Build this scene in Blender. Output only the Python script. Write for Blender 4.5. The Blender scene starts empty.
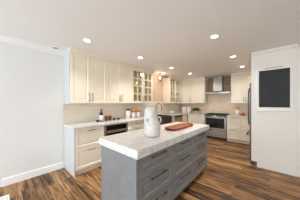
import bpy, bmesh, math, random
from mathutils import Vector, Matrix
random.seed(4)
C = bpy.context.scene.collection
SC = bpy.context.scene
PI = math.pi

# ------------------------------------------------------------------ camera, world, exposure
CAM_H = 1.36
cam_d = bpy.data.cameras.new('camera')
cam_d.sensor_fit = 'HORIZONTAL'
cam_d.sensor_width = 36.0
cam_d.lens = 36.0 * 134.0 / 300.0
cam_d.shift_y = 3.0 / 300.0
cam_d.clip_start = 0.02
cam = bpy.data.objects.new('camera', cam_d)
cam.location = (0, 0, CAM_H)
cam.rotation_euler = (PI / 2, 0, math.radians(41.8))
C.objects.link(cam)
SC.camera = cam

w = bpy.data.worlds.new('soft_light')
SC.world = w
w.use_nodes = True
bg = w.node_tree.nodes['Background']
bg.inputs['Color'].default_value = (0.81, 0.91, 1.0, 1)
bg.inputs['Strength'].default_value = 0.83

SC.view_settings.view_transform = 'Standard'
SC.view_settings.look = 'None'
SC.view_settings.gamma = 1.0
SC.view_settings.use_curve_mapping = False
SC.view_settings.exposure = 1.66
SC.cycles.diffuse_bounces = 8
SC.cycles.max_bounces = 14

def soft_light(name, loc, rot, sx, sy, power, col):
    ld = bpy.data.lights.new(name, 'AREA'); ld.shape = 'RECTANGLE'; ld.size = sx; ld.size_y = sy
    ld.energy = power; ld.color = col
    o = bpy.data.objects.new(name, ld); C.objects.link(o); o.location = loc; o.rotation_euler = rot
    return o
# added area fill across the open rear of the room, behind the camera
soft_light('rear_fill', (-0.4, -3.1, 1.25), (PI / 2 + 0.2, 0, 0), 5.6, 2.1, 43, (0.81, 0.90, 1.0))

LAMP_W = 7.5          # each recessed downlight
LAMP_COL = (1.0, 0.95, 0.90)

# ------------------------------------------------------------------ materials
def lin(c):
    return tuple(((v / 255) / 12.92 if v / 255 <= 0.04045 else ((v / 255 + 0.055) / 1.055) ** 2.4) for v in c) + (1,)

def mat(name, col, rough=0.5, metal=0.0, spec=0.5, coat=0.0, emit=None, estr=0.0, trans=0.0, ior=1.45):
    m = bpy.data.materials.new(name)
    m.use_nodes = True
    b = m.node_tree.nodes['Principled BSDF']
    b.inputs['Base Color'].default_value = lin(col)
    b.inputs['Roughness'].default_value = rough
    b.inputs['Metallic'].default_value = metal
    b.inputs['Specular IOR Level'].default_value = spec
    b.inputs['Coat Weight'].default_value = coat
    b.inputs['Transmission Weight'].default_value = trans
    b.inputs['IOR'].default_value = ior
    if emit:
        b.inputs['Emission Color'].default_value = lin(emit)
        b.inputs['Emission Strength'].default_value = estr
    return m

def nodes(m):
    nt = m.node_tree
    return nt, nt.nodes, nt.links, nt.nodes['Principled BSDF']

def noisy(m, c1, c2, scale=6.0, detail=4.0, stretch=(1, 1, 1), lo=0.35, hi=0.65, bump=0.0):
    nt, N, L, b = nodes(m)
    tc = N.new('ShaderNodeTexCoord')
    mp = N.new('ShaderNodeMapping')
    mp.inputs['Scale'].default_value = stretch
    nz = N.new('ShaderNodeTexNoise')
    nz.inputs['Scale'].default_value = scale
    nz.inputs['Detail'].default_value = detail
    rp = N.new('ShaderNodeValToRGB')
    rp.color_ramp.elements[0].position = lo
    rp.color_ramp.elements[0].color = lin(c1)
    rp.color_ramp.elements[1].position = hi
    rp.color_ramp.elements[1].color = lin(c2)
    L.new(tc.outputs['Object'], mp.inputs['Vector'])
    L.new(mp.outputs['Vector'], nz.inputs['Vector'])
    L.new(nz.outputs['Fac'], rp.inputs['Fac'])
    L.new(rp.outputs['Color'], b.inputs['Base Color'])
    if bump:
        bp = N.new('ShaderNodeBump')
        bp.inputs['Strength'].default_value = bump
        bp.inputs['Distance'].default_value = 0.01
        L.new(nz.outputs['Fac'], bp.inputs['Height'])
        L.new(bp.outputs['Normal'], b.inputs['Normal'])
    return m

def tile_mat(name, c1, c2, grout, bw, bh, mortar, rough, axis):
    """running-bond tile on a vertical wall; axis is the wall's horizontal world axis"""
    m = mat(name, c1, rough)
    nt, N, L, b = nodes(m)
    tc = N.new('ShaderNodeTexCoord')
    sp = N.new('ShaderNodeSeparateXYZ')
    cb = N.new('ShaderNodeCombineXYZ')
    br = N.new('ShaderNodeTexBrick')
    br.inputs['Scale'].default_value = 1.0
    br.inputs['Brick Width'].default_value = bw
    br.inputs['Row Height'].default_value = bh
    br.inputs['Mortar Size'].default_value = mortar
    br.inputs['Color1'].default_value = lin(c1)
    br.inputs['Color2'].default_value = lin(c2)
    br.inputs['Mortar'].default_value = lin(grout)
    L.new(tc.outputs['Object'], sp.inputs[0])
    L.new(sp.outputs[axis], cb.inputs['X'])
    L.new(sp.outputs['Z'], cb.inputs['Y'])
    L.new(cb.outputs[0], br.inputs['Vector'])
    L.new(br.outputs['Color'], b.inputs['Base Color'])
    bp = N.new('ShaderNodeBump')
    bp.inputs['Strength'].default_value = 0.25
    bp.inputs['Distance'].default_value = 0.002
    bp.invert = True
    L.new(br.outputs['Fac'], bp.inputs['Height'])
    L.new(bp.outputs['Normal'], b.inputs['Normal'])
    return m

def floor_mat():
    m = mat('wood_planks', (130, 88, 55), 0.42, spec=0.4)
    nt, N, L, b = nodes(m)
    tc = N.new('ShaderNodeTexCoord')
    br = N.new('ShaderNodeTexBrick')          # planks run along world X
    br.offset = 0.37
    br.inputs['Scale'].default_value = 1.0
    br.inputs['Brick Width'].default_value = 1.15
    br.inputs['Row Height'].default_value = 0.125
    br.inputs['Mortar Size'].default_value = 0.0022
    br.inputs['Bias'].default_value = 0.0
    br.inputs['Color1'].default_value = (0, 0, 0, 1)
    br.inputs['Color2'].default_value = (1, 1, 1, 1)
    br.inputs['Mortar'].default_value = (0.3, 0.3, 0.3, 1)
    L.new(tc.outputs['Object'], br.inputs['Vector'])
    mp = N.new('ShaderNodeMapping')
    mp.inputs['Scale'].default_value = (1.6, 11.0, 1.0)
    # shift the grain from plank to plank
    sep = N.new('ShaderNodeVectorMath'); sep.operation = 'MULTIPLY_ADD'
    sep.inputs[1].default_value = (3.7, 5.1, 0)
    L.new(br.outputs['Color'], sep.inputs[0])
    L.new(tc.outputs['Object'], sep.inputs[2])
    L.new(sep.outputs[0], mp.inputs['Vector'])
    nz = N.new('ShaderNodeTexNoise')
    nz.inputs['Scale'].default_value = 1.9
    nz.inputs['Detail'].default_value = 7.0
    nz.inputs['Roughness'].default_value = 0.62
    L.new(mp.outputs['Vector'], nz.inputs['Vector'])
    mx = N.new('ShaderNodeMath'); mx.operation = 'MULTIPLY_ADD'
    mx.inputs[1].default_value = 0.36
    L.new(br.outputs['Color'], mx.inputs[0])
    L.new(nz.outputs['Fac'], mx.inputs[2])
    rp = N.new('ShaderNodeValToRGB')
    e = rp.color_ramp.elements
    e[0].position = 0.43; e[0].color = lin((48, 32, 18))
    e[1].position = 1.0; e[1].color = lin((194, 154, 108))
    k = e.new(0.55); k.color = lin((104, 74, 45))
    k = e.new(0.70); k.color = lin((150, 107, 62))
    L.new(mx.outputs[0], rp.inputs['Fac'])
    # fine dark streaks along the grain
    m2 = N.new('ShaderNodeMapping'); m2.inputs['Scale'].default_value = (1.3, 24.0, 1.0)
    L.new(sep.outputs[0], m2.inputs['Vector'])
    n2 = N.new('ShaderNodeTexNoise'); n2.inputs['Scale'].default_value = 1.5; n2.inputs['Detail'].default_value = 5.0; n2.inputs['Roughness'].default_value = 0.6
    L.new(m2.outputs['Vector'], n2.inputs['Vector'])
    r2 = N.new('ShaderNodeValToRGB')
    r2.color_ramp.elements[0].position = 0.38; r2.color_ramp.elements[0].color = (0.16, 0.13, 0.11, 1)
    r2.color_ramp.elements[1].position = 0.50; r2.color_ramp.elements[1].color = (1, 1, 1, 1)
    L.new(n2.outputs['Fac'], r2.inputs['Fac'])
    ml = N.new('ShaderNodeMixRGB'); ml.blend_type = 'MULTIPLY'; ml.inputs['Fac'].default_value = 1.0
    L.new(rp.outputs['Color'], ml.inputs['Color1']); L.new(r2.outputs['Color'], ml.inputs['Color2'])
    dk = N.new('ShaderNodeMixRGB'); dk.blend_type = 'MIX'
    dk.inputs['Color2'].default_value = lin((34, 22, 14))
    L.new(br.outputs['Fac'], dk.inputs['Fac'])
    L.new(ml.outputs['Color'], dk.inputs['Color1'])
    L.new(dk.outputs['Color'], b.inputs['Base Color'])
    bp = N.new('ShaderNodeBump')
    bp.inputs['Strength'].default_value = 0.15
    bp.inputs['Distance'].default_value = 0.004
    L.new(nz.outputs['Fac'], bp.inputs['Height'])
    L.new(bp.outputs['Normal'], b.inputs['Normal'])
    return m

def quartz_mat():
    m = mat('quartz', (226, 221, 215), 0.22)
    nt, N, L, b = nodes(m)
    tc = N.new('ShaderNodeTexCoord')
    n1 = N.new('ShaderNodeTexNoise')
    n1.inputs['Scale'].default_value = 5.0
    n1.inputs['Detail'].default_value = 9.0
    n1.inputs['Roughness'].default_value = 0.65
    n1.inputs['Distortion'].default_value = 1.6
    L.new(tc.outputs['Object'], n1.inputs['Vector'])
    rp = N.new('ShaderNodeValToRGB')
    e = rp.color_ramp.elements
    e[0].position = 0.30; e[0].color = lin((219, 217, 214))
    e[1].position = 0.75; e[1].color = lin((222, 219, 215))
    k = e.new(0.47); k.color = lin((216, 213, 209))
    k = e.new(0.51); k.color = lin((192, 188, 184))
    k = e.new(0.55); k.color = lin((220, 217, 213))
    L.new(n1.outputs['Fac'], rp.inputs['Fac'])
    L.new(rp.outputs['Color'], b.inputs['Base Color'])
    return m

M = {}
M['wall'] = mat('wall_paint', (226, 225, 221), 0.6)
M['tan_wall'] = mat('tan_paint', (218, 190, 166), 0.6)
M['ceiling'] = mat('ceiling_paint', (243, 242, 240), 0.8)
M['trim'] = mat('white_trim', (240, 239, 235), 0.4)
M['frame'] = mat('frame_paint', (230, 226, 218), 0.4)
M['cab'] = mat('cream_cabinet', (239, 228, 208), 0.15)
M['cab_white'] = mat('white_side_panel', (203, 203, 203), 0.35)
M['cab_in'] = mat('cabinet_inside', (244, 236, 210), 0.6)
M['panel'] = mat('tall_panel_paint', (226, 220, 209), 0.4)
M['toe'] = mat('toe_kick', (222, 206, 180), 0.5)
M['grey'] = noisy(mat('grey_island', (128, 128, 128), 0.32), (124, 124, 124), (131, 131, 130), 9)
M['dark_toe'] = mat('dark_toe_kick', (48, 44, 42), 0.6)
M['quartz'] = quartz_mat()
M['floor'] = floor_mat()
M['tile'] = tile_mat('beige_tile', (234, 225, 209), (228, 217, 200), (216, 204, 186), 0.15, 0.075, 0.003, 0.28, 'Y')
M['tile_back'] = tile_mat('tan_mosaic', (242, 221, 194), (226, 201, 172), (232, 210, 182), 0.07, 0.035, 0.003, 0.3, 'X')
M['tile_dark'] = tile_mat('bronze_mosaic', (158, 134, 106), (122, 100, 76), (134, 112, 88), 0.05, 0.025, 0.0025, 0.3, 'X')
M['nickel'] = mat('brushed_nickel', (150, 142, 132), 0.32, 1.0)
M['bronze'] = mat('bronze_metal', (150, 126, 102), 0.32, 1.0)
M['satin'] = mat('satin_steel', (176, 154, 124), 0.42, 0.75)
M['gunmetal'] = mat('gunmetal', (104, 102, 100), 0.22, 1.0)
M['steel'] = noisy(mat('stainless_steel', (170, 166, 160), 0.26, 1.0), (158, 154, 148), (176, 172, 166), 4, 3, (1, 1, 40))
M['dark_steel'] = mat('dark_steel', (120, 118, 116), 0.3, 1.0)
M['black_glass'] = mat('black_glass', (16, 16, 17), 0.08, spec=0.5)
M['fridge_steel'] = mat('fridge_steel', (96, 93, 90), 0.45, 0.6)
M['black'] = mat('black_enamel', (24, 23, 23), 0.35)
M['iron'] = mat('cast_iron', (30, 28, 27), 0.6)
M['glass'] = mat('clear_glass', (226, 232, 218), 0.02)
_nt, _N, _L, _b = nodes(M['glass'])
_tr = _N.new('ShaderNodeBsdfTransparent'); _tr.inputs['Color'].default_value = (0.95, 0.96, 0.90, 1)
_gl = _N.new('ShaderNodeBsdfGlossy'); _gl.inputs['Roughness'].default_value = 0.03
_mx = _N.new('ShaderNodeMixShader'); _mx.inputs[0].default_value = 0.06
_L.new(_tr.outputs[0], _mx.inputs[1]); _L.new(_gl.outputs[0], _mx.inputs[2])
_L.new(_mx.outputs[0], _N['Material Output'].inputs['Surface'])
M['lamp_on'] = mat('lamp_lens', (255, 250, 240), 0.4, emit=(255, 246, 230), estr=3.0)
M['bulb'] = mat('warm_bulb', (255, 240, 215), 0.4, emit=(255, 232, 196), estr=4.0)
M['chalk'] = noisy(mat('chalkboard', (42, 42, 43), 0.65), (38, 38, 39), (47, 47, 48), 5)
M['ceramic'] = mat('white_ceramic', (226, 222, 216), 0.3)
M['amber_wood'] = noisy(mat('amber_wood', (190, 122, 52), 0.4), (170, 102, 40), (206, 140, 66), 12, 4, (1, 6, 1))
M['board'] = noisy(mat('red_brown_wood', (150, 76, 34), 0.5, spec=0.25), (124, 54, 18), (172, 86, 32), 7, 5, (7, 1, 1))
M['spoon'] = noisy(mat('spoon_wood', (226, 168, 92), 0.5), (214, 164, 98), (236, 194, 130), 15)
M['amber_glass'] = mat('amber_jar', (168, 98, 34), 0.15, coat=0.5)
M['copper'] = mat('copper', (112, 66, 38), 0.25, 0.9)
M['leaf'] = noisy(mat('leaf_green', (70, 108, 52), 0.5), (62, 104, 46), (122, 164, 92), 30)
M['terracotta'] = mat('pink_pot', (226, 200, 184), 0.5)
M['label'] = mat('paper_label', (238, 236, 230), 0.6)

def pitcher_mat():
    m = mat('glazed_stoneware', (232, 229, 225), 0.35)
    nt, N, L, b = nodes(m)
    tc = N.new('ShaderNodeTexCoord')
    n1 = N.new('ShaderNodeTexNoise')
    n1.inputs['Scale'].default_value = 22.0
    n1.inputs['Detail'].default_value = 6.0
    L.new(tc.outputs['Object'], n1.inputs['Vector'])
    rp = N.new('ShaderNodeValToRGB')
    e = rp.color_ramp.elements
    e[0].position = 0.34; e[0].color = lin((190, 185, 180))
    e[1].position = 0.50; e[1].color = lin((206, 201, 193))
    L.new(n1.outputs['Fac'], rp.inputs['Fac'])
    # one soft-edged grey patch on the shoulder
    dist = N.new('ShaderNodeVectorMath'); dist.operation = 'DISTANCE'
    dist.inputs[1].default_value = PITCH_MARK
    L.new(tc.outputs['Object'], dist.inputs[0])
    ad = N.new('ShaderNodeMath'); ad.operation = 'MULTIPLY_ADD'
    ad.inputs[1].default_value = 0.11
    L.new(n1.outputs['Fac'], ad.inputs[0]); L.new(dist.outputs['Value'], ad.inputs[2])
    r2 = N.new('ShaderNodeValToRGB')
    r2.color_ramp.elements[0].position = 0.055; r2.color_ramp.elements[0].color = (1, 1, 1, 1)
    r2.color_ramp.elements[1].position = 0.105; r2.color_ramp.elements[1].color = (0, 0, 0, 1)
    L.new(ad.outputs[0], r2.inputs['Fac'])
    mx = N.new('ShaderNodeMixRGB')
    mx.inputs['Color2'].default_value = lin((138, 137, 136))
    L.new(r2.outputs['Color'], mx.inputs['Fac'])
    L.new(rp.outputs['Color'], mx.inputs['Color1'])
    L.new(mx.outputs['Color'], b.inputs['Base Color'])
    return m

# ------------------------------------------------------------------ mesh helpers
class MB:
    def __init__(self):
        self.bm = bmesh.new()
    def box(self, x0, x1, y0, y1, z0, z1, bev=0.0, seg=2):
        r = bmesh.ops.create_cube(self.bm, size=1.0)
        vs = r['verts']
        for v in vs:
            v.co = Vector(((x0 + x1) / 2 + v.co.x * (x1 - x0), (y0 + y1) / 2 + v.co.y * (y1 - y0), (z0 + z1) / 2 + v.co.z * (z1 - z0)))
        if bev:
            es = list({e for v in vs for e in v.link_edges})
            bmesh.ops.bevel(self.bm, geom=es, offset=bev, segments=seg, profile=0.5, affect='EDGES')
        return self
    def front(self, x0, x1, z0, z1, t=0.02, rings=((0.055, 0), (0.064, 0.009), (0.078, 0.009), (0.098, 0.004)), y=0.0, fill=True):
        """a framed cabinet front facing -y: outer slab, moulded step, centre panel"""
        rs = [(0, y), (0, y - t + 0.002), (0.002, y - t)] + [(i, y - t + d) for i, d in rings]
        loops = []
        for i, yy in rs:
            loops.append([self.bm.verts.new(p) for p in ((x0 + i, yy, z0 + i), (x1 - i, yy, z0 + i), (x1 - i, yy, z1 - i), (x0 + i, yy, z1 - i))])
        for a, b in zip(loops, loops[1:]):
            for k in range(4):
                self.bm.faces.new((a[k], a[(k + 1) % 4], b[(k + 1) % 4], b[k]))
        if fill:
            self.bm.faces.new(loops[-1])
            self.bm.faces.new(list(reversed(loops[0])))
        else:
            a, b = loops[-1], loops[0]
            c = [self.bm.verts.new((v.co.x, y, v.co.z)) for v in a]
            for k in range(4):
                self.bm.faces.new((a[k], a[(k + 1) % 4], c[(k + 1) % 4], c[k]))
                self.bm.faces.new((c[k], c[(k + 1) % 4], b[(k + 1) % 4], b[k]))
        return self
    def tube(self, pts, r, n=10, closed=False):
        pts = [Vector(p) for p in pts]
        rr = r if isinstance(r, (list, tuple)) else [r] * len(pts)
        rings = []
        up = None
        for i, p in enumerate(pts):
            if closed:
                d = (pts[(i + 1) % len(pts)] - pts[i - 1]).normalized()
            else:
                d = (pts[min(i + 1, len(pts) - 1)] - pts[max(i - 1, 0)]).normalized()
            if up is None:
                up = Vector((0, 0, 1)) if abs(d.z) < 0.9 else Vector((1, 0, 0))
            a = (up - d * up.dot(d)).normalized()
            up = a
            b = d.cross(a)
            rings.append([self.bm.verts.new(p + (a * math.cos(2 * PI * k / n) + b * math.sin(2 * PI * k / n)) * rr[i]) for k in range(n)])
        pairs = list(zip(rings, rings[1:]))
        if closed:
            pairs.append((rings[-1], rings[0]))
        for A, B in pairs:
            for k in range(n):
                f = self.bm.faces.new((A[k], A[(k + 1) % n], B[(k + 1) % n], B[k])); f.smooth = True
        if not closed:
            self.bm.faces.new(list(reversed(rings[0])))
            self.bm.faces.new(rings[-1])
        return self
    def lathe(self, prof, n=28, c=(0, 0, 0), shear=None, smooth=True):
        rings = []
        for r, z in prof:
            sx, sy = shear(z) if shear else (0, 0)
            if r < 1e-5:
                rings.append([self.bm.verts.new((c[0] + sx, c[1] + sy, c[2] + z))])
            else:
                rings.append([self.bm.verts.new((c[0] + sx + r * math.cos(2 * PI * k / n), c[1] + sy + r * math.sin(2 * PI * k / n), c[2] + z)) for k in range(n)])
        for A, B in zip(rings, rings[1:]):
            for k in range(n):
                k2 = (k + 1) % n
                if len(A) == 1 and len(B) == 1: continue
                if len(A) == 1: f = self.bm.faces.new((A[0], B[k2], B[k]))
                elif len(B) == 1: f = self.bm.faces.new((A[k], A[k2], B[0]))
                else: f = self.bm.faces.new((A[k], A[k2], B[k2], B[k]))
                f.smooth = smooth
        return self
    def prism(self, pts, z0, z1):
        """polygon in x,y extruded between two heights"""
        a = [self.bm.verts.new((p[0], p[1], z0)) for p in pts]
        b = [self.bm.verts.new((p[0], p[1], z1)) for p in pts]
        n = len(pts)
        self.bm.faces.new(list(reversed(a))); self.bm.faces.new(b)
        for k in range(n):
            self.bm.faces.new((a[k], a[(k + 1) % n], b[(k + 1) % n], b[k]))
        return self
    def sweep(self, prof, p0, p1, out):
        """profile of (outward, z) pairs swept between two points in plan"""
        p0, p1, o = Vector(p0), Vector(p1), Vector(out)
        A = [self.bm.verts.new((p0.x + o.x * a, p0.y + o.y * a, z)) for a, z in prof]
        B = [self.bm.verts.new((p1.x + o.x * a, p1.y + o.y * a, z)) for a, z in prof]
        n = len(prof)
        for k in range(n):
            self.bm.faces.new((A[k], A[(k + 1) % n], B[(k + 1) % n], B[k]))
        self.bm.faces.new(A); self.bm.faces.new(list(reversed(B)))
        return self
    def build(self, name, m, parent=None, loc=None):
        bmesh.ops.recalc_face_normals(self.bm, faces=self.bm.faces[:])
        me = bpy.data.meshes.new(name)
        self.bm.to_mesh(me); self.bm.free()
        me.materials.append(m)
        o = bpy.data.objects.new(name, me)
        C.objects.link(o)
        if parent: o.parent = parent
        if loc: o.location = loc
        return o

def tag(o, label, cat, group=None):
    o['label'] = label; o['category'] = cat
    if group: o['group'] = group
    return o
def thing(name, label, cat, loc=(0, 0, 0), rz=0.0, group=None):
    o = bpy.data.objects.new(name, None)
    o.empty_display_size = 0.1
    C.objects.link(o)
    o.location = loc; o.rotation_euler = (0, 0, rz)
    return tag(o, label, cat, group)
def struct(name, mb, m):
    o = mb.build(name, m); o['kind'] = 'structure'
    return o
def dup(root, loc, label, group=None):
    r = root.copy(); C.objects.link(r); r.location = loc; r['label'] = label
    if group: r['group'] = group
    for ch in list(root.children):
        c = ch.copy(); C.objects.link(c); c.parent = r
        for g in list(ch.children):
            d = g.copy(); C.objects.link(d); d.parent = c
    return r

# ------------------------------------------------------------------ the room
WX = -3.24      # left wall
WY = 6.05       # far wall
CZ = 2.44       # ceiling
struct('floor', MB().box(-3.4, 2.6, -3.2, 6.2, -0.05, 0.0), M['floor'])
struct('ceiling', MB().box(-3.4, 2.6, -3.2, 6.2, CZ, CZ + 0.06), M['ceiling'])
struct('wall_left', MB().box(WX - 0.1, WX, -3.2, WY + 0.1, 0, CZ), M['wall'])
struct('wall_back', MB().box(WX, 0.5, WY, WY + 0.1, 0, CZ), M['wall'])
struct('wall_right', MB().box(0.385, 2.6, 3.66, 3.76, 0, CZ), M['panel'])
struct('wall_blocker', MB().box(2.6, 2.7, -3.2, 3.66, 0, CZ), M['panel'])  # unseen wall, added to block world light from the right
struct('wall_alcove', MB().box(0.385, 0.485, 3.76, WY, 0, CZ), M['wall'])
struct('baseboard_left', MB().sweep([(0, 0), (0.016, 0), (0.016, 0.11), (0.006, 0.13), (0, 0.13)], (WX, 0.02), (WX, 0.895), (1, 0)), M['trim'])
struct('trim_1', MB().sweep([(0, 2.352), (0.012, 2.352), (0.02, 2.375), (0.06, 2.42), (0.072, CZ), (0, CZ)], (WX, -3.2), (WX, 0.90), (1, 0)), M['trim'])
struct('baseboard_right', MB().sweep([(0, 0), (0.014, 0), (0.014, 0.09), (0.005, 0.11), (0, 0.11)], (0.41, 3.66), (2.6, 3.66), (0, -1)), M['trim'])
struct('trim_2', MB().sweep([(0, 2.37), (0.01, 2.37), (0.05, 2.42), (0.055, CZ), (0, CZ)], (0.41, 3.66), (2.6, 3.66), (0, -1)), M['trim'])

UX = -2.92      # carcass front of the left uppers (doors add 2 cm)
UB, UT = 1.352, 2.36
UY = 5.71       # carcass front of the far uppers
# crown over the wall cabinets, up to the ceiling
CR = [(0, UT), (0.022, UT), (0.03, 2.375), (0.055, 2.415), (0.062, CZ), (0, CZ)]
cr = MB()
cr.sweep(CR, (UX, 0.90), (UX, 3.40), (1, 0)).sweep(CR, (UX, 4.39), (UX, 5.44), (1, 0))
cr.sweep(CR, (UX, 5.44), (-2.65, UY), (0.7071, -0.7071)).sweep(CR, (-2.65, UY), (-2.02, UY), (0, -1)).sweep(CR, (-1.073, UY), (0.38, UY), (0, -1))
struct('trim_3', cr, M['cab'])
# tiled splashback
sb = MB().box(WX, WX + 0.012, 0.875, 3.40, 0.921, UB - 0.002).box(WX, WX + 0.012, 3.40, 4.39, 0.921, 1.42).box(WX, WX + 0.012, 4.39, WY - 0.013, 0.921, UB - 0.002)
struct('backsplash_left', sb, M['tile'])
struct('backsplash_back', MB().box(WX + 0.012, 0.384, WY - 0.012, WY, 0.921, UB - 0.002).box(-2.018, -1.075, WY - 0.012, WY, UB - 0.002, 1.74), M['tile_back'])
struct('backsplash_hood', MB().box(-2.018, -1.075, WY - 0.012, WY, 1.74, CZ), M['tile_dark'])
struct('wall_sink', MB().box(WX, WX + 0.008, 3.405, 4.385, 1.42, CZ), M['tan_wall'])

# ------------------------------------------------------------------ cabinet builders (local: faces -y, x to the right, z up)
def bar_h(parent, xc, z, L, m, y=-0.02):
    mb = MB().tube([(xc - L / 2, y - 0.03, z), (xc + L / 2, y - 0.03, z)], 0.0062, 10)
    for s in (-1, 1):
        mb.tube([(xc + s * (L / 2 - 0.025), y, z), (xc + s * (L / 2 - 0.025), y - 0.03, z)], 0.005, 8)
    return mb.build('handle', m, parent)
def bar_v(parent, xc, z0, L, m, y=-0.02):
    mb = MB().tube([(xc, y - 0.03, z0), (xc, y - 0.03, z0 + L)], 0.0062, 10)
    for zz in (z0 + 0.022, z0 + L - 0.022):
        mb.tube([(xc, y, zz), (xc, y - 0.03, zz)], 0.005, 8)
    return mb.build('handle', m, parent)
def drawer(root, x0, x1, z0, z1, m, hm, L=0.16, dz=0.05, frame=0.05):
    g = 0.0018
    rings = ((frame, 0), (frame + 0.010, 0.012), (frame + 0.02, 0.012), (frame + 0.036, 0.005))
    d = MB().front(x0 + g, x1 - g, z0 + g, z1 - g, 0.02, rings).build('drawer', m, root)
    bar_h(d, (x0 + x1) / 2, z1 - dz, L, hm)
    return d
def door(root, x0, x1, z0, z1, m, hm, side, low, L=0.18):
    g = 0.0018
    d = MB().front(x0 + g, x1 - g, z0 + g, z1 - g).build('door', m, root)
    if side:
        xc = x1 - 0.03 if side == 'r' else x0 + 0.03
        bar_v(d, xc, z0 + 0.045 if low else z1 - 0.045 - L, L, hm)
    return d
def glass_door(root, x0, x1, z0, z1, m, side, cols=2, rows=4):
    g, f = 0.0018, 0.058
    x0 += g; x1 -= g; z0 += g; z1 -= g
    mb = MB().front(x0, x1, z0, z1, 0.02, ((f, 0), (f + 0.006, 0.006)), fill=False)
    xi0, xi1, zi0, zi1 = x0 + f + 0.004, x1 - f - 0.004, z0 + f + 0.004, z1 - f - 0.004
    for k in range(1, cols):
        x = xi0 + (xi1 - xi0) * k / cols
        mb.box(x - 0.014, x + 0.014, -0.018, -0.002, zi0, zi1)
    for k in range(1, rows):
        z = zi0 + (zi1 - zi0) * k / rows
        mb.box(xi0, xi1, -0.018, -0.002, z - 0.014, z + 0.014)
    d = mb.build('door', m, root)
    MB().box(xi0, xi1, -0.0085, -0.0055, zi0, zi1).build('glass_pane', M['glass'], d)
    bar_v(d, x1 - 0.03 if side == 'r' else x0 + 0.03, z0 + 0.045, 0.16, M['nickel'])
    return d
def base(label, loc, rz, W, D=0.558, ztop=0.878, m=None, group='cream base cabinets', toe=True, inside=None):
    m = m or M['cab']
    r = thing('base_cabinet', label, 'cabinet', loc, rz, group)
    MB().box(0, W, 0, D, 0.10, ztop).build('body', m, r)
    if toe:
        MB().box(0, W, 0.03, 0.05, 0, 0.0995).build('toe_kick', M['toe'], r)
    return r
def upper(label, loc, rz, W, D=0.318, z0=UB, z1=UT, open_front=False):
    r = thing('wall_cabinet', label, 'cabinet', loc, rz, 'cream wall cabinets')
    h = z1 - z0
    if not open_front:
        MB().box(0, W, 0, D, 0, h).build('body', M['cab'], r)
    else:
        t = 0.018
        MB().box(0, t, 0, D, 0, h).box(W - t, W, 0, D, 0, h).box(t, W - t, 0, D, 0, t).box(t, W - t, 0, D, h - t, h).build('body', M['cab'], r)
        MB().box(t, W - t, D - t, D, t, h - t).build('back_panel', M['cab_in'], r)
        for k in (1, 2, 3):
            z = h * k / 4
            MB().box(t + 0.001, W - t - 0.001, 0.03, D - t - 0.001, z - 0.009, z + 0.009).build('shelf', M['cab_in'], r)
    return r, h

NK = M['nickel']
R90 = PI / 2
# ------------------------------------------------------------------ left wall cabinets
r, h = upper('tall cream wall cabinet with two closed doors, nearest the white left wall', (UX, 0.92, UB), R90, 0.778)
MB().box(-0.02, -0.0005, -0.0, 0.319, -0.005, CZ - UB - 0.001).build('side_panel', M['cab_white'], r)
door(r, 0, 0.389, 0, h, M['cab'], NK, 'r', True); door(r, 0.389, 0.778, 0, h, M['cab'], NK, 'l', True)
r, h = upper('cream closed-door wall cabinet directly left of the first glass-door cabinet', (UX, 1.70, UB), R90, 0.778)
door(r, 0, 0.389, 0, h, M['cab'], NK, 'r', True); door(r, 0.389, 0.778, 0, h, M['cab'], NK, 'l', True)
r, h = upper('cream wall cabinet with gridded glass doors, left of the hanging lantern', (UX, 2.48, UB), R90, 0.90, open_front=True)
glass_door(r, 0, 0.45, 0, h, M['cab'], 'r'); glass_door(r, 0.45, 0.90, 0, h, M['cab'], 'l')
r, h = upper('cream wall cabinet with gridded glass doors, right of the hanging lantern by the corner', (UX, 4.40, UB), R90, 0.86, open_front=True)
glass_door(r, 0, 0.43, 0, h, M['cab'], 'r'); glass_door(r, 0.43, 0.86, 0, h, M['cab'], 'l')
# corner and far wall
r = thing('wall_cabinet', 'diagonal cream corner wall cabinet with one narrow door', 'cabinet', (UX, 5.44, UB), PI / 4, 'cream wall cabinets')
h = UT - UB
dl = math.hypot(-2.65 - UX, UY - 5.44)
pts = []
for X, Y in ((UX, 5.44), (-2.65, UY), (-2.65, WY - 0.013), (WX + 0.013, WY - 0.013), (WX + 0.013, 5.265), (UX, 5.265)):
    dx, dy = X - UX, Y - 5.44
    pts.append(((dx + dy) * 0.70711, (dy - dx) * 0.70711))
MB().prism(pts, 0, h).build('body', M['cab'], r)
door(r, 0.012, dl - 0.012, 0, h, M['cab'], NK, 'r', True)
r, h = upper('wide cream single-door wall cabinet directly left of the range hood', (-2.645, UY, UB), 0, 0.625)
door(r, 0, 0.625, 0, h, M['cab'], NK, 'r', True)
r, h = upper('cream two-door wall cabinet directly right of the range hood', (-1.073, UY, UB), 0, 0.82)
door(r, 0, 0.41, 0, h, M['cab'], NK, 'r', True); door(r, 0.41, 0.82, 0, h, M['cab'], NK, 'l', True)

# ------------------------------------------------------------------ left base run
BX = -2.68      # carcass front, left run
BY = 5.42       # carcass front, far run
r = base('cream two-drawer base cabinet with white end panel, nearest the white left wall', (BX, 0.92, 0), R90, 0.578)
MB().box(-0.02, -0.0005, -0.02, 0.55, 0, 0.878).build('side_panel', M['cab_white'], r)
drawer(r, 0, 0.578, 0.50, 0.875, M['cab'], NK); drawer(r, 0, 0.578, 0.10, 0.498, M['cab'], NK)
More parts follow.
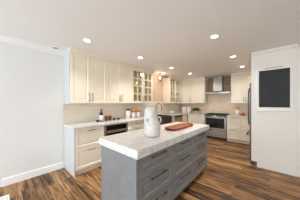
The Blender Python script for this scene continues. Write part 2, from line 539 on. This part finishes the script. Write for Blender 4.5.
# cabinet with the microwave
r = base('cream base cabinet holding the black microwave', (BX, 1.50, 0), R90, 0.638, ztop=0.46)
for sx in (0, 0.618): MB().box(sx, sx + 0.02, 0, 0.558, 0.4605, 0.878).build('side_panel', M['cab'], r)
drawer(r, 0, 0.638, 0.10, 0.455, M['cab'], NK)
t = thing('microwave', 'black built-in microwave with steel trim under the left counter', 'microwave', (BX, 1.50, 0.4615), R90)
MB().box(0.024, 0.614, 0.0, 0.5, 0, 0.412).build('body', M['black'], t)
MB().box(0.004, 0.634, -0.02, -0.001, 0, 0.022).box(0.004, 0.634, -0.02, -0.001, 0.392, 0.412).box(0.004, 0.05, -0.02, -0.001, 0.022, 0.392).box(0.588, 0.634, -0.02, -0.001, 0.022, 0.392).build('trim_frame', M['satin'], t)
MB().box(0.052, 0.586, -0.018, -0.001, 0.285, 0.390).build('control_panel', M['black_glass'], t)
dd = MB().box(0.052, 0.586, -0.024, -0.001, 0.024, 0.280).build('door', M['black_glass'], t)
MB().box(0.056, 0.582, -0.05, -0.036, 0.232, 0.282, 0.004).box(0.09, 0.105, -0.036, -0.024, 0.25, 0.268).box(0.533, 0.548, -0.036, -0.024, 0.25, 0.268).build('handle', M['satin'], dd)
r = base('cream drawer base cabinet between the microwave and the sink', (BX, 2.14, 0), R90, 0.64)
drawer(r, 0, 0.64, 0.72, 0.875, M['cab'], NK); drawer(r, 0, 0.64, 0.41, 0.718, M['cab'], NK); drawer(r, 0, 0.64, 0.10, 0.408, M['cab'], NK)
r = base('cream two-door base cabinet immediately left of the sink', (BX, 2.782, 0), R90, 0.546)
door(r, 0, 0.273, 0.10, 0.718, M['cab'], NK, 'r', False); door(r, 0.273, 0.546, 0.10, 0.718, M['cab'], NK, 'l', False)
drawer(r, 0, 0.546, 0.72, 0.875, M['cab'], NK)
r = base('cream base cabinet carrying the steel sink', (BX, 3.33, 0), R90, 0.778, ztop=0.655)
door(r, 0, 0.389, 0.10, 0.652, M['cab'], NK, 'r', False); door(r, 0.389, 0.778, 0.10, 0.652, M['cab'], NK, 'l', False)
r = base('slim cream base cabinet between the sink and the dishwasher', (BX, 4.11, 0), R90, 0.26)
drawer(r, 0, 0.26, 0.72, 0.875, M['cab'], NK, L=0.10); door(r, 0, 0.26, 0.10, 0.718, M['cab'], NK, 'r', False)
t = thing('dishwasher', 'steel dishwasher under the left counter between the sink and the far corner', 'dishwasher', (BX, 4.373, 0), R90)
MB().box(0.003, 0.595, 0.0, 0.54, 0.10, 0.875).box(0.003, 0.595, 0.03, 0.05, 0, 0.0995).build('body', M['dark_steel'], t)
dd = MB().box(0.003, 0.595, -0.022, -0.0005, 0.105, 0.80, 0.003).build('door', M['satin'], t)
MB().box(0.003, 0.595, -0.022, -0.0005, 0.803, 0.873, 0.003).build('control_panel', M['black_glass'], t)
bar_h(dd, 0.299, 0.765, 0.50, M['nickel'], y=-0.022)
r = base('plain cream corner base cabinet beneath the two white canisters', (BX, 4.975, 0), R90, WY - 0.013 - 4.975, group='cream base cabinets')
door(r, 0.0, 0.42, 0.10, 0.875, M['cab'], NK, None, False)
# far wall base
r = base('narrow cream single-door base cabinet beside the far corner', (-2.635, BY, 0), 0, 0.288)
door(r, 0.0, 0.288, 0.10, 0.875, M['cab'], NK, None, False)
r = base('cream base cabinet directly left of the range', (-2.345, BY, 0), 0, 0.418)
drawer(r, 0, 0.418, 0.72, 0.875, M['cab'], NK, L=0.12); door(r, 0, 0.418, 0.10, 0.718, M['cab'], NK, 'r', False)
r = base('cream two-drawer base cabinet directly right of the range', (-1.146, BY, 0), 0, 0.406)
drawer(r, 0, 0.406, 0.46, 0.875, M['cab'], NK); drawer(r, 0, 0.406, 0.10, 0.458, M['cab'], NK)
r = base('cream two-drawer base cabinet partly hidden by the refrigerator', (-0.738, BY, 0), 0, 0.44)
drawer(r, 0, 0.44, 0.46, 0.875, M['cab'], NK); drawer(r, 0, 0.44, 0.10, 0.458, M['cab'], NK)

# worktops
SY0, SY1 = 3.332, 4.106
CTX = -2.635
ct = MB().box(WX, CTX, 0.885, SY0 - 0.001, 0.88, 0.92, 0.002, 1)
ct.box(WX, -3.135, SY0 - 0.001, SY1 + 0.001, 0.88, 0.92)
ct.box(WX, CTX, SY1 + 0.001, WY, 0.88, 0.92, 0.002, 1)
ct.box(CTX, -1.926, 5.375, WY, 0.88, 0.92, 0.002, 1)
tag(ct.build('countertop', M['quartz']), 'long white quartz countertop along the left wall and round the corner', 'countertop')
tag(MB().box(-1.144, 0.384, 5.375, WY, 0.88, 0.92, 0.002, 1).build('countertop', M['quartz']), 'short white quartz countertop to the right of the range', 'countertop')

# sink and faucet
t = thing('kitchen_sink', 'stainless steel apron-front sink set into the left counter', 'sink', (-2.615, SY0, 0.657), R90)
W_ = SY1 - SY0
mb = MB().box(0.002, W_ - 0.002, 0, 0.022, 0, 0.258, 0.003)
mb.box(0.002, W_ - 0.002, 0.50, 0.515, 0.0, 0.258).box(0.002, 0.02, 0.022, 0.5, 0, 0.258).box(W_ - 0.02, W_ - 0.002, 0.022, 0.5, 0, 0.258)
mb.box(0.02, W_ - 0.02, 0.022, 0.5, 0.0, 0.015)
mb.build('basin', M['dark_steel'], t)
MB().lathe([(0.001, 0.0155), (0.045, 0.0155), (0.045, 0.019), (0.03, 0.017), (0.001, 0.017)], 20, (W_ / 2, 0.27, 0)).build('drain', M['steel'], t)
t = thing('faucet', 'tall gooseneck faucet with pull-down spout behind the sink', 'faucet', (-3.19, 3.92, 0.9205), 0)
MB().lathe([(0, 0), (0.028, 0), (0.028, 0.006), (0.02, 0.012), (0.019, 0.07), (0.0, 0.07)], 18).build('base', M['nickel'], t)
arc = [(0, 0, 0.07), (0, 0, 0.30)] + [(0.125 - 0.125 * math.cos(a), 0, 0.30 + 0.125 * math.sin(a)) for a in [PI * k / 12 for k in range(1, 13)]] + [(0.25, 0, 0.26)]
MB().tube(arc, 0.015, 12).build('spout', M['bronze'], t)
MB().lathe([(0, 0.15), (0.014, 0.15), (0.018, 0.17), (0.018, 0.25), (0.0135, 0.262), (0, 0.262)], 16, (0.25, 0, 0)).build('spray_head', M['bronze'], t)
MB().tube([(0, 0.019, 0.05), (0, 0.045, 0.06), (0.0, 0.09, 0.10)], [0.01, 0.008, 0.006], 10).build('lever', M['nickel'], t)

# ------------------------------------------------------------------ range
t = thing('range', 'stainless steel gas range with black oven window under the hood', 'stove', (-1.917, 5.40, 0), 0)
RW = 0.762
MB().box(0, RW, 0.0, 0.63, 0.06, 0.895).box(0.02, RW - 0.02, 0.04, 0.6, 0, 0.06).build('body', M['black'], t)
MB().box(-0.001, RW + 0.001, -0.02, 0.632, 0.896, 0.918, 0.003).build('cooktop', M['black'], t)
cp = MB().box(0, RW, -0.025, -0.0005, 0.862, 0.895, 0.003).build('control_panel', M['black_glass'], t)
for k in range(5):
    x = 0.09 + k * (RW - 0.18) / 4
    MB().tube([(x, -0.0255, 0.879), (x, -0.05, 0.879)], 0.014, 14).build('knob', M['steel'], cp)
od = MB().box(0.003, RW - 0.003, -0.03, -0.0005, 0.372, 0.858, 0.004).build('oven_door', M['steel'], t)
MB().box(0.045, RW - 0.06, -0.033, -0.0302, 0.425, 0.79).build('window', M['black_glass'], od)
mb = MB().tube([(0.04, -0.075, 0.828), (RW - 0.04, -0.075, 0.828)], 0.014, 12)
for x in (0.07, RW - 0.07): mb.tube([(x, -0.03, 0.828), (x, -0.075, 0.828)], 0.009, 10)
mb.build('handle', M['steel'], od)
wd = MB().box(0.003, RW - 0.003, -0.028, -0.0005, 0.085, 0.366, 0.004).build('drawer', M['steel'], t)
mb = MB().tube([(0.06, -0.066, 0.325), (RW - 0.06, -0.066, 0.325)], 0.011, 12)
for x in (0.09, RW - 0.09): mb.tube([(x, -0.028, 0.325), (x, -0.066, 0.325)], 0.007, 10)
mb.build('handle', M['steel'], wd)
for gx in (0.135, 0.381, 0.627):
    mb = MB()
    for y in (0.06, 0.30, 0.55): mb.box(gx - 0.115, gx + 0.115, y - 0.006, y + 0.006, 0.930, 0.944)
    for x in (-0.109, -0.04, 0.04, 0.109): mb.box(gx + x - 0.006, gx + x + 0.006, 0.055, 0.555, 0.930, 0.944)
    for x in (-0.109, 0.109):
        for y in (0.06, 0.55): mb.box(gx + x - 0.008, gx + x + 0.008, y - 0.008, y + 0.008, 0.9185, 0.930)
    mb.build('grate', M['iron'], t)
    for y in (0.17, 0.43):
        MB().lathe([(0, 0.9185), (0.045, 0.9185), (0.045, 0.922), (0.03, 0.924), (0.03, 0.928), (0, 0.929)], 18, (gx, y, 0)).build('burner', M['iron'], t)

# hood
t = thing('range_hood', 'stainless steel chimney range hood above the range', 'range hood', (-1.546, WY - 0.0125, 1.74), 0)
hw = 0.462
MB().box(-hw, hw, -0.47, 0, -0.02, 0.045, 0.003).build('canopy', M['steel'], t)
mb = MB()
a = [(-hw + 0.01, -0.46, 0.0455), (hw - 0.01, -0.46, 0.0455), (hw - 0.01, 0, 0.0455), (-hw + 0.01, 0, 0.0455)]
b_ = [(-0.17, -0.30, 0.10), (0.17, -0.30, 0.10), (0.17, 0, 0.10), (-0.17, 0, 0.10)]
A = [mb.bm.verts.new(p) for p in a]; B = [mb.bm.verts.new(p) for p in b_]
for k in range(4): mb.bm.faces.new((A[k], A[(k + 1) % 4], B[(k + 1) % 4], B[k]))
mb.bm.faces.new(A); mb.bm.faces.new(B)
mb.build('slope', M['steel'], t)
MB().box(-0.16, 0.16, -0.29, 0, 0.1002, 0.42).build('chimney', M['steel'], t)
MB().box(-0.153, 0.153, -0.283, 0, 0.4202, CZ - 1.74 - 0.001).build('chimney_sleeve', M['steel'], t)
MB().box(-0.10, 0.10, -0.4725, -0.4702, 0.013, 0.033).build('control_strip', M['black_glass'], t)
for s in (-1, 1):
    MB().lathe([(0, -0.001), (0.03, -0.001), (0.03, -0.004), (0, -0.004)], 18, (s * 0.3, -0.36, -0.0205)).build('lamp_lens', M['ceramic'], t)

# ------------------------------------------------------------------ refrigerator and its enclosure
PX0, PX1, PY = -0.30, 0.384, 3.64
t = thing('refrigerator_cabinet', 'tall white cabinet enclosing the refrigerator, with the chalkboard on its side', 'cabinet', (0, PY, 0), 0)
MB().box(PX0, PX1, 0, 0.03, 0.112, 2.385).build('side_panel', M['panel'], t)
MB().box(-0.205, PX1, 0.0, 0.03, 0, 0.1118, 0.001, 1).build('plinth', M['panel'], t)
MB().sweep([(0, 2.3855), (0.008, 2.3855), (0.03, 2.42), (0.034, CZ - 0.001), (-0.03, CZ - 0.001), (-0.03, 2.3855)], (PX0 - 0.0, 0), (PX1, 0), (0, -1)).build('crown', M['panel'], t)
MB().box(0.366, PX1, 0, 0.03, 0, 0.01).build('shoe', M['trim'], t)
MB().box(PX0 + 0.02, PX1, 0.031, 0.96, 1.82, 2.438).build('body', M['cab'], t)
MB().box(PX0, PX1, 0.961, 0.985, 0, 2.438).build('far_panel', M['panel'], t)
for y0, y1 in ((0.033, 0.495), (0.497, 0.959)):
    dd = MB().box(PX0, PX0 + 0.019, y0, y1, 1.825, 2.38, 0.002).build('door', M['cab'], t)
    MB().tube([(PX0 - 0.03, (0.45 if y0 < .1 else 0.54), 1.86), (PX0 - 0.03, (0.45 if y0 < .1 else 0.54), 2.02)], 0.006, 10).build('handle', NK, dd)
# fridge, faces -X
t = thing('refrigerator', 'stainless steel refrigerator seen edge-on beside the chalkboard wall', 'refrigerator', (PX0, PY + 0.045, 0), -PI / 2)
# local: faces -y -> world -X ; local x -> world -Y, so x runs from -0.9 (far) to 0 (near)
MB().box(-0.90, 0, 0.035, 0.67, 0.04, 1.80).box(-0.87, -0.03, 0.06, 0.6, 0, 0.04).build('body', M['dark_steel'], t)
for x0, x1, hx in ((-0.90, -0.453, -0.475), (-0.447, 0.0, -0.425)):
    dd = MB().box(x0, x1, -0.035, 0.033, 0.735, 1.80, 0.006).build('door', M['fridge_steel'], t)
    mb = MB().tube([(hx, -0.035, 0.81), (hx, -0.08, 0.83), (hx, -0.095, 0.90), (hx, -0.10, 1.25), (hx, -0.095, 1.64), (hx, -0.08, 1.72), (hx, -0.035, 1.74)], 0.012, 10)
    mb.build('handle', M['gunmetal'], dd)
dd = MB().box(-0.90, 0.0, -0.035, 0.033, 0.06, 0.725, 0.006).build('freezer_drawer', M['fridge_steel'], t)
mb = MB().tube([(-0.82, -0.095, 0.64), (-0.08, -0.095, 0.64)], 0.013, 10)
for x in (-0.78, -0.12): mb.tube([(x, -0.035, 0.64), (x, -0.095, 0.64)], 0.009, 8)
mb.build('handle', M['gunmetal'], dd)

# chalkboard
t = thing('chalkboard', 'black chalkboard in a white frame on the tall white panel', 'chalkboard', (0.057, PY - 0.0005, 1.21), 0)
hw, hh, fw = 0.262, 0.85, 0.036
fr = MB().front(-hw, hw, 0, hh, 0.022, ((fw - 0.008, 0), (fw, 0.008)), fill=False)
fr.box(-hw + fw + 0.0005, hw - fw - 0.0005, -0.020, -0.0005, fw - 0.001, fw + 0.026)
fr.build('frame', M['frame'], t)
MB().box(-hw + fw - 0.001, hw - fw + 0.001, -0.011, -0.004, fw + 0.027, hh - fw + 0.001).build('writing_surface', M['chalk'], t)
MB().box(-hw - 0.008, hw + 0.008, -0.045, -0.0005, -0.014, -0.001, 0.003).build('chalk_ledge', M['frame'], t)
MB().box(-0.13, 0.13, -0.0145, -0.0005, hh + 0.001, hh + 0.011).build('hanging_bracket', M['dark_steel'], t)

# ------------------------------------------------------------------ island
IX0, IX1, IY0, IY1 = -1.575, -0.95, 0.865, 2.719
t = thing('kitchen_island', 'grey kitchen island with nine drawers in the middle of the floor', 'kitchen island', (IX1, IY0, 0), R90)
IW = IY1 - IY0
MB().box(0, IW, 0, IX1 - IX0, 0.10, 0.834).build('body', M['grey'], t)
MB().box(0.0, IW - 0.02, 0.055, 0.075, 0, 0.0995).box(0.02, IW - 0.02, IX1 - IX0 - 0.07, IX1 - IX0 - 0.05, 0, 0.0995).build('toe_kick', M['dark_toe'], t)
MB().box(-0.018, -0.0005, -0.021, IX1 - IX0 + 0.004, 0, 0.834, 0.0015, 1).build('end_panel', M['grey'], t)
MB().box(IW + 0.0005, IW + 0.018, -0.021, IX1 - IX0 + 0.004, 0.10, 0.834, 0.0015, 1).build('end_panel', M['grey'], t)
cw = IW / 3
for k in range(3):
    for z0, z1 in ((0.607, 0.830), (0.354, 0.605), (0.102, 0.352)):
        drawer(t, k * cw, (k + 1) * cw, z0, z1, M['grey'], M['gunmetal'], L=0.27, dz=0.034, frame=0.058)
tag(MB().box(-1.625, -0.905, 0.838, 2.795, 0.836, 0.92, 0.003, 2).build('countertop', M['quartz']), 'thick white quartz countertop on the grey island', 'countertop')

# things on the island
RT = Vector((0.745, 0.667))
PITCH_MARK = (0.005, -0.10, 0.205)
pm = pitcher_mat()
t = thing('pitcher', 'large white stoneware pitcher with a rounded top on the island', 'pitcher', (-1.175, 1.365, 0.9205), 0)
def lean(z):
    s = max(0.0, min(1.0, (z - 0.14) / 0.12)); s = s * s * (3 - 2 * s)
    return (-RT.x * 0.023 * s, -RT.y * 0.023 * s)
prof = [(0, 0.0), (0.088, 0.0), (0.098, 0.006), (0.106, 0.03), (0.109, 0.08), (0.108, 0.13), (0.105, 0.175), (0.100, 0.205), (0.093, 0.228), (0.088, 0.25), (0.087, 0.28), (0.0865, 0.315), (0.084, 0.34), (0.077, 0.36), (0.064, 0.375), (0.045, 0.385), (0.02, 0.390), (0, 0.391)]
MB().lathe(prof, 40, (0, 0, 0), lean).build('body', pm, t)
hp = [(0.055, 0.248), (0.078, 0.252), (0.100, 0.246), (0.113, 0.226), (0.112, 0.200), (0.100, 0.178)]
MB().tube([(RT.x * a, RT.y * a, z) for a, z in hp], 0.011, 12).build('handle', pm, t)

t = thing('serving_board', 'red-brown wooden serving board lying on the island', 'serving board', (-1.20, 2.15, 0.9205), 0)
def rrect(hx, hy, r, n=6):
    out = []
    for cx, cy, a0 in ((hx - r, hy - r, 0), (-hx + r, hy - r, PI / 2), (-hx + r, -hy + r, PI), (hx - r, -hy + r, 1.5 * PI)):
        out += [(cx + r * math.cos(a0 + PI / 2 * k / n), cy + r * math.sin(a0 + PI / 2 * k / n)) for k in range(n + 1)]
    return out
mb = MB()
levels = [(0.095, 0.335, 0.0), (0.108, 0.35, 0.008), (0.115, 0.36, 0.034), (0.108, 0.352, 0.035), (0.096, 0.338, 0.021)]
loops = [[mb.bm.verts.new((x, y, z)) for x, y in rrect(hx, hy, 0.06)] for hx, hy, z in levels]
for A, B in zip(loops, loops[1:]):
    n = len(A)
    for k in range(n): mb.bm.faces.new((A[k], A[(k + 1) % n], B[(k + 1) % n], B[k]))
mb.bm.faces.new(list(reversed(loops[0]))); mb.bm.faces.new(loops[-1])
mb.build('tray', M['board'], t)
for s in (-1, 1):
    MB().tube([(-0.05, s * 0.355, 0.026), (-0.04, s * 0.385, 0.03), (0.04, s * 0.385, 0.03), (0.05, s * 0.355, 0.026)], 0.008, 8).build('handle', M['iron'], t)

# ------------------------------------------------------------------ things on the left counter
CT = 0.9205
def at(X, Y, z=CT): return (X, Y, z)
t = thing('bottle', 'white-labelled dark bottle with black cap on the left counter', 'bottle', at(-3.02, 1.62))
MB().lathe([(0, 0), (0.038, 0), (0.042, 0.004), (0.042, 0.175), (0.034, 0.205), (0.017, 0.225), (0.015, 0.25), (0, 0.25)], 22).build('body', M['black'], t)
MB().lathe([(0.0422, 0.02), (0.0432, 0.02), (0.0432, 0.145), (0.0422, 0.145)], 22).build('paper_label', M['label'], t)
MB().lathe([(0, 0.2505), (0.02, 0.2505), (0.02, 0.285), (0, 0.285)], 16).build('cap', M['black'], t)
cup0 = thing('cup', 'copper tumbler just right of the bottle on the left counter', 'cup', at(-3.0, 1.745), 0, 'copper tumblers')
MB().lathe([(0, 0), (0.034, 0), (0.043, 0.115), (0.041, 0.115), (0.032, 0.006), (0, 0.006)], 22).build('body', M['copper'], cup0)
dup(cup0, at(-3.03, 1.86), 'copper tumbler second from the bottle, behind the small dark bowls')
for i, (X, Y, lb) in enumerate(((-2.96, 1.50, 'small dark bowl left of the bottle on the left counter'), (-2.98, 1.955, 'small dark bowl beside the copper tumblers'), (-2.98, 2.085, 'small dark bowl farthest right of the copper tumblers'))):
    if i == 0:
        bowl0 = thing('bowl', lb, 'bowl', at(X, Y), 0, 'small dark bowls')
        MB().lathe([(0, 0), (0.02, 0), (0.034, 0.02), (0.038, 0.045), (0.034, 0.045), (0.029, 0.02), (0, 0.008)], 20).build('body', M['iron'], bowl0)
    else:
        dup(bowl0, at(X, Y), lb)
def canister(label, loc, r, hgt, lidm, lid_h, knob, lr=None):
    lr = lr or r + 0.002
    t = thing('canister', label, 'canister', loc, 0, 'white canisters')
    MB().lathe([(0, 0), (r - 0.004, 0), (r, 0.004), (r, hgt - 0.004), (r - 0.004, hgt), (0, hgt)], 26).build('body', M['ceramic'], t)
    l = MB().lathe([(0, hgt + 0.0005), (lr, hgt + 0.0005), (lr, hgt + lid_h), (0, hgt + lid_h)], 26).build('lid', lidm, t)
    if knob:
        MB().lathe([(0, hgt + lid_h), (0.012, hgt + lid_h + 0.004), (0.018, hgt + lid_h + 0.02), (0.01, hgt + lid_h + 0.03), (0, hgt + lid_h + 0.031)], 14).build('knob', lidm, l)
canister('white canister with dark knobbed lid on the left counter', at(-3.06, 2.47), 0.066, 0.225, M['iron'], 0.03, True)
canister('white canister with amber wooden lid, next to the dark-lidded canister', at(-3.02, 2.64), 0.062, 0.175, M['amber_wood'], 0.07, False, 0.080)
canister('white canister with amber wooden lid, nearest the sink', at(-3.02, 2.82), 0.062, 0.175, M['amber_wood'], 0.07, False, 0.080)

t = thing('bowl', 'low white bowl on the left counter past the sink, before the square canisters', 'bowl', at(-2.95, 4.62))
MB().lathe([(0, 0), (0.06, 0), (0.10, 0.05), (0.125, 0.10), (0.119, 0.10), (0.094, 0.052), (0.05, 0.01), (0, 0.01)], 30).build('body', M['ceramic'], t)

# far corner: two square canisters, a plant
def square_canister(label, X, Y, rz):
    t = thing('canister', label, 'canister', at(X, Y), rz, 'square white canisters')
    MB().box(-0.088, 0.088, -0.06, 0.06, 0, 0.24, 0.008).build('body', M['ceramic'], t)
    MB().box(-0.083, 0.083, -0.055, 0.055, 0.2405, 0.256, 0.004).build('lid', M['ceramic'], t)
square_canister('square white canister in the far counter corner, left of its twin', -2.90, 5.56, 0.6)
square_canister('square white canister in the far corner, nearer the potted plant', -2.745, 5.71, 0.6)
t = thing('potted_plant', 'bushy green plant in a pale pot on the far counter', 'plant', at(-2.38, 5.66))
MB().lathe([(0, 0), (0.07, 0), (0.10, 0.10), (0.092, 0.10), (0.088, 0.08), (0, 0.08)], 22).build('pot', M['terracotta'], t)
mb = MB()
for k in range(190):
    a = random.uniform(0, 2 * PI); el = random.uniform(0.1, 1.3)
    L = random.uniform(0.17, 0.29)
    d = Vector((math.cos(a) * math.cos(el), math.sin(a) * math.cos(el), math.sin(el) * 0.72))
    p0 = Vector((0, 0, 0.09)); p1 = p0 + d * L * 0.6; p2 = p0 + d * L + Vector((0, 0, -0.02))
    s = d.cross(Vector((0, 0, 1))).normalized() * random.uniform(0.014, 0.028)
    u = Vector((0, 0, 0.004))
    v = [mb.bm.verts.new(q) for q in (p0, p1 + s, p2, p1 - s, p1 + u)]
    for f in ((0, 1, 4), (1, 2, 4), (2, 3, 4), (3, 0, 4)): mb.bm.faces.new([v[i] for i in f])
mb.build('foliage', M['leaf'], t)

# right of the range: crock of wooden spoons, amber jar
t = thing('utensil_crock', 'white crock right of the range holding wooden spoons', 'crock', at(-0.86, 5.62))
MB().lathe([(0, 0), (0.072, 0), (0.076, 0.005), (0.076, 0.165), (0.07, 0.168), (0.066, 0.16), (0.066, 0.012), (0, 0.012)], 26).build('body', M['ceramic'], t)
spoons = [(-0.06, 0.02, -0.115, 0.03, 0.31, 'leftmost, leaning left'), (-0.02, 0.06, -0.03, 0.09, 0.33, 'second from left, leaning back'), (0.0, -0.06, 0.0, -0.09, 0.32, 'in the middle, leaning forward'), (0.03, 0.05, 0.05, 0.07, 0.325, 'second from right'), (0.05, -0.02, 0.085, -0.03, 0.30, 'rightmost, leaning right')]
for bx, by, tx, ty, hz, lb in spoons:
    p0, p1 = Vector((bx * 0.5, by * 0.5, 0.014)), Vector((tx * 0.75, ty * 0.75, hz))
    o = thing('wooden_spoon', 'wooden spoon in the white crock, ' + lb, 'spoon', at(-0.86, 5.62), 0, 'wooden spoons in the crock')
    d = (p1 - p0)
    MB().tube([p0, p0 + d * 0.72], 0.006, 8).build('handle', M['spoon'], o)
    MB().tube([p0 + d * f for f in (0.71, 0.78, 0.88, 0.96, 1.0)], [0.007, 0.02, 0.028, 0.02, 0.006], 10).build('bowl', M['spoon'], o)
t = thing('jar', 'small amber jar beside the white crock', 'jar', at(-0.69, 5.60))
MB().lathe([(0, 0), (0.05, 0), (0.062, 0.015), (0.063, 0.07), (0.055, 0.085), (0.045, 0.09), (0, 0.09)], 22).build('body', M['amber_glass'], t)
MB().lathe([(0, 0.0905), (0.047, 0.0905), (0.047, 0.105), (0, 0.105)], 18).build('lid', M['amber_wood'], t)

# ------------------------------------------------------------------ floor vent
t = thing('floor_vent', 'white floor vent register near the left wall', 'vent', (-2.76, -0.03, 0.0005), 0)
mb = MB().box(-0.127, 0.127, -0.12, -0.10, 0, 0.006).box(-0.127, 0.127, 0.10, 0.12, 0, 0.006).box(-0.127, -0.107, -0.10, 0.10, 0, 0.006).box(0.107, 0.127, -0.10, 0.10, 0, 0.006)
mb.build('frame', M['trim'], t)
mb = MB()
for k in range(12): mb.box(-0.107, 0.107, -0.099 + k * 0.0165, -0.0845 + k * 0.0165, 0, 0.005)
mb.build('louvers', M['trim'], t)

# ------------------------------------------------------------------ lights
def downlight_parts(root, lit=True, k=1.0):
    MB().lathe([(0.052, 0.0), (0.078, 0.0), (0.080, -0.004), (0.074, -0.008), (0.052, -0.006)], 32).build('trim_ring', M['trim'], root)
    MB().lathe([(0, -0.003), (0.0515, -0.003), (0.0515, -0.001), (0, -0.001)], 28).build('lens', M['lamp_on'] if lit else M['dark_steel'], root)
    if lit:
        ld = bpy.data.lights.new('lamp', 'SPOT')
        ld.energy = LAMP_W * 4 * k; ld.color = LAMP_COL
        ld.spot_size = math.radians(115 if k > 0.55 else 168); ld.spot_blend = 1.0 if k > 0.55 else 0.4; ld.shadow_soft_size = 0.05
        lo = bpy.data.objects.new('lamp', ld); C.objects.link(lo); lo.parent = root; lo.location = (0, 0, -0.012)
spots = [(-2.35, 1.00, 'recessed ceiling light nearest the white left wall', 0.6),
         (-2.29, 2.22, 'recessed ceiling light in front of the first glass-door cabinet', 1.0),
         (-2.26, 3.52, 'recessed ceiling light in front of the second glass-door cabinet', 0.5),
         (-2.18, 4.63, 'recessed ceiling light in the far corner, smallest in view', 0.3),
         (-0.67, 2.32, 'largest recessed ceiling light, above the island side of the room', 0.8),
         (-0.64, 3.61, 'recessed ceiling light between the island and the refrigerator', 1.0),
         (-0.61, 4.77, 'recessed ceiling light in front of the cabinets right of the hood', 0.3)]
for X, Y, lb, k in spots:
    downlight_parts(thing('recessed_light', lb, 'ceiling light', (X, Y, CZ - 0.0005), 0, 'recessed ceiling lights'), True, k)
t = thing('ceiling_speaker', 'small grey round fixture at the ceiling edge beside the left wall', 'ceiling fixture', (-3.12, 0.72, CZ - 0.0005))
MB().lathe([(0.04, 0.0), (0.062, 0.0), (0.064, -0.006), (0.05, -0.012), (0.04, -0.008)], 28).build('trim_ring', M['trim'], t)
MB().lathe([(0, -0.006), (0.0395, -0.006), (0.0395, -0.001), (0, -0.001)], 24).build('grille', M['dark_steel'], t)

# lantern over the sink
t = thing('lantern', 'black glass lantern hanging from the ceiling above the sink', 'pendant light', (-3.0, 3.90, CZ - 0.0005))
MB().lathe([(0, 0), (0.055, 0), (0.05, -0.014), (0.012, -0.02), (0, -0.02)], 20).build('canopy', M['black'], t)
MB().tube([(0, 0, -0.02), (0, 0, -0.06)], 0.006, 8).build('rod', M['black'], t)
mb = MB()
for k in range(6):
    a = 2 * PI * k / 6
    mb.tube([(0.02 * math.cos(a), 0.02 * math.sin(a), -0.06), (0.066 * math.cos(a), 0.066 * math.sin(a), -0.10), (0.05 * math.cos(a), 0.05 * math.sin(a), -0.235)], 0.0035, 6)
mb.lathe([(0, -0.055), (0.03, -0.058), (0.03, -0.066), (0, -0.066)], 16).lathe([(0, -0.232), (0.054, -0.232), (0.05, -0.245), (0.012, -0.262), (0, -0.266)], 18)
mb.build('cage', M['black'], t)
MB().lathe([(0, -0.10), (0.018, -0.105), (0.034, -0.14), (0.03, -0.175), (0.012, -0.2), (0, -0.2)], 16).build('bulb', M['bulb'], t)
ld = bpy.data.lights.new('lamp', 'POINT'); ld.energy = 1.8; ld.color = (1.0, 0.80, 0.64); ld.shadow_soft_size = 0.05
lo = bpy.data.objects.new('lamp', ld); C.objects.link(lo); lo.parent = t; lo.location = (0.0, 0, -0.15)
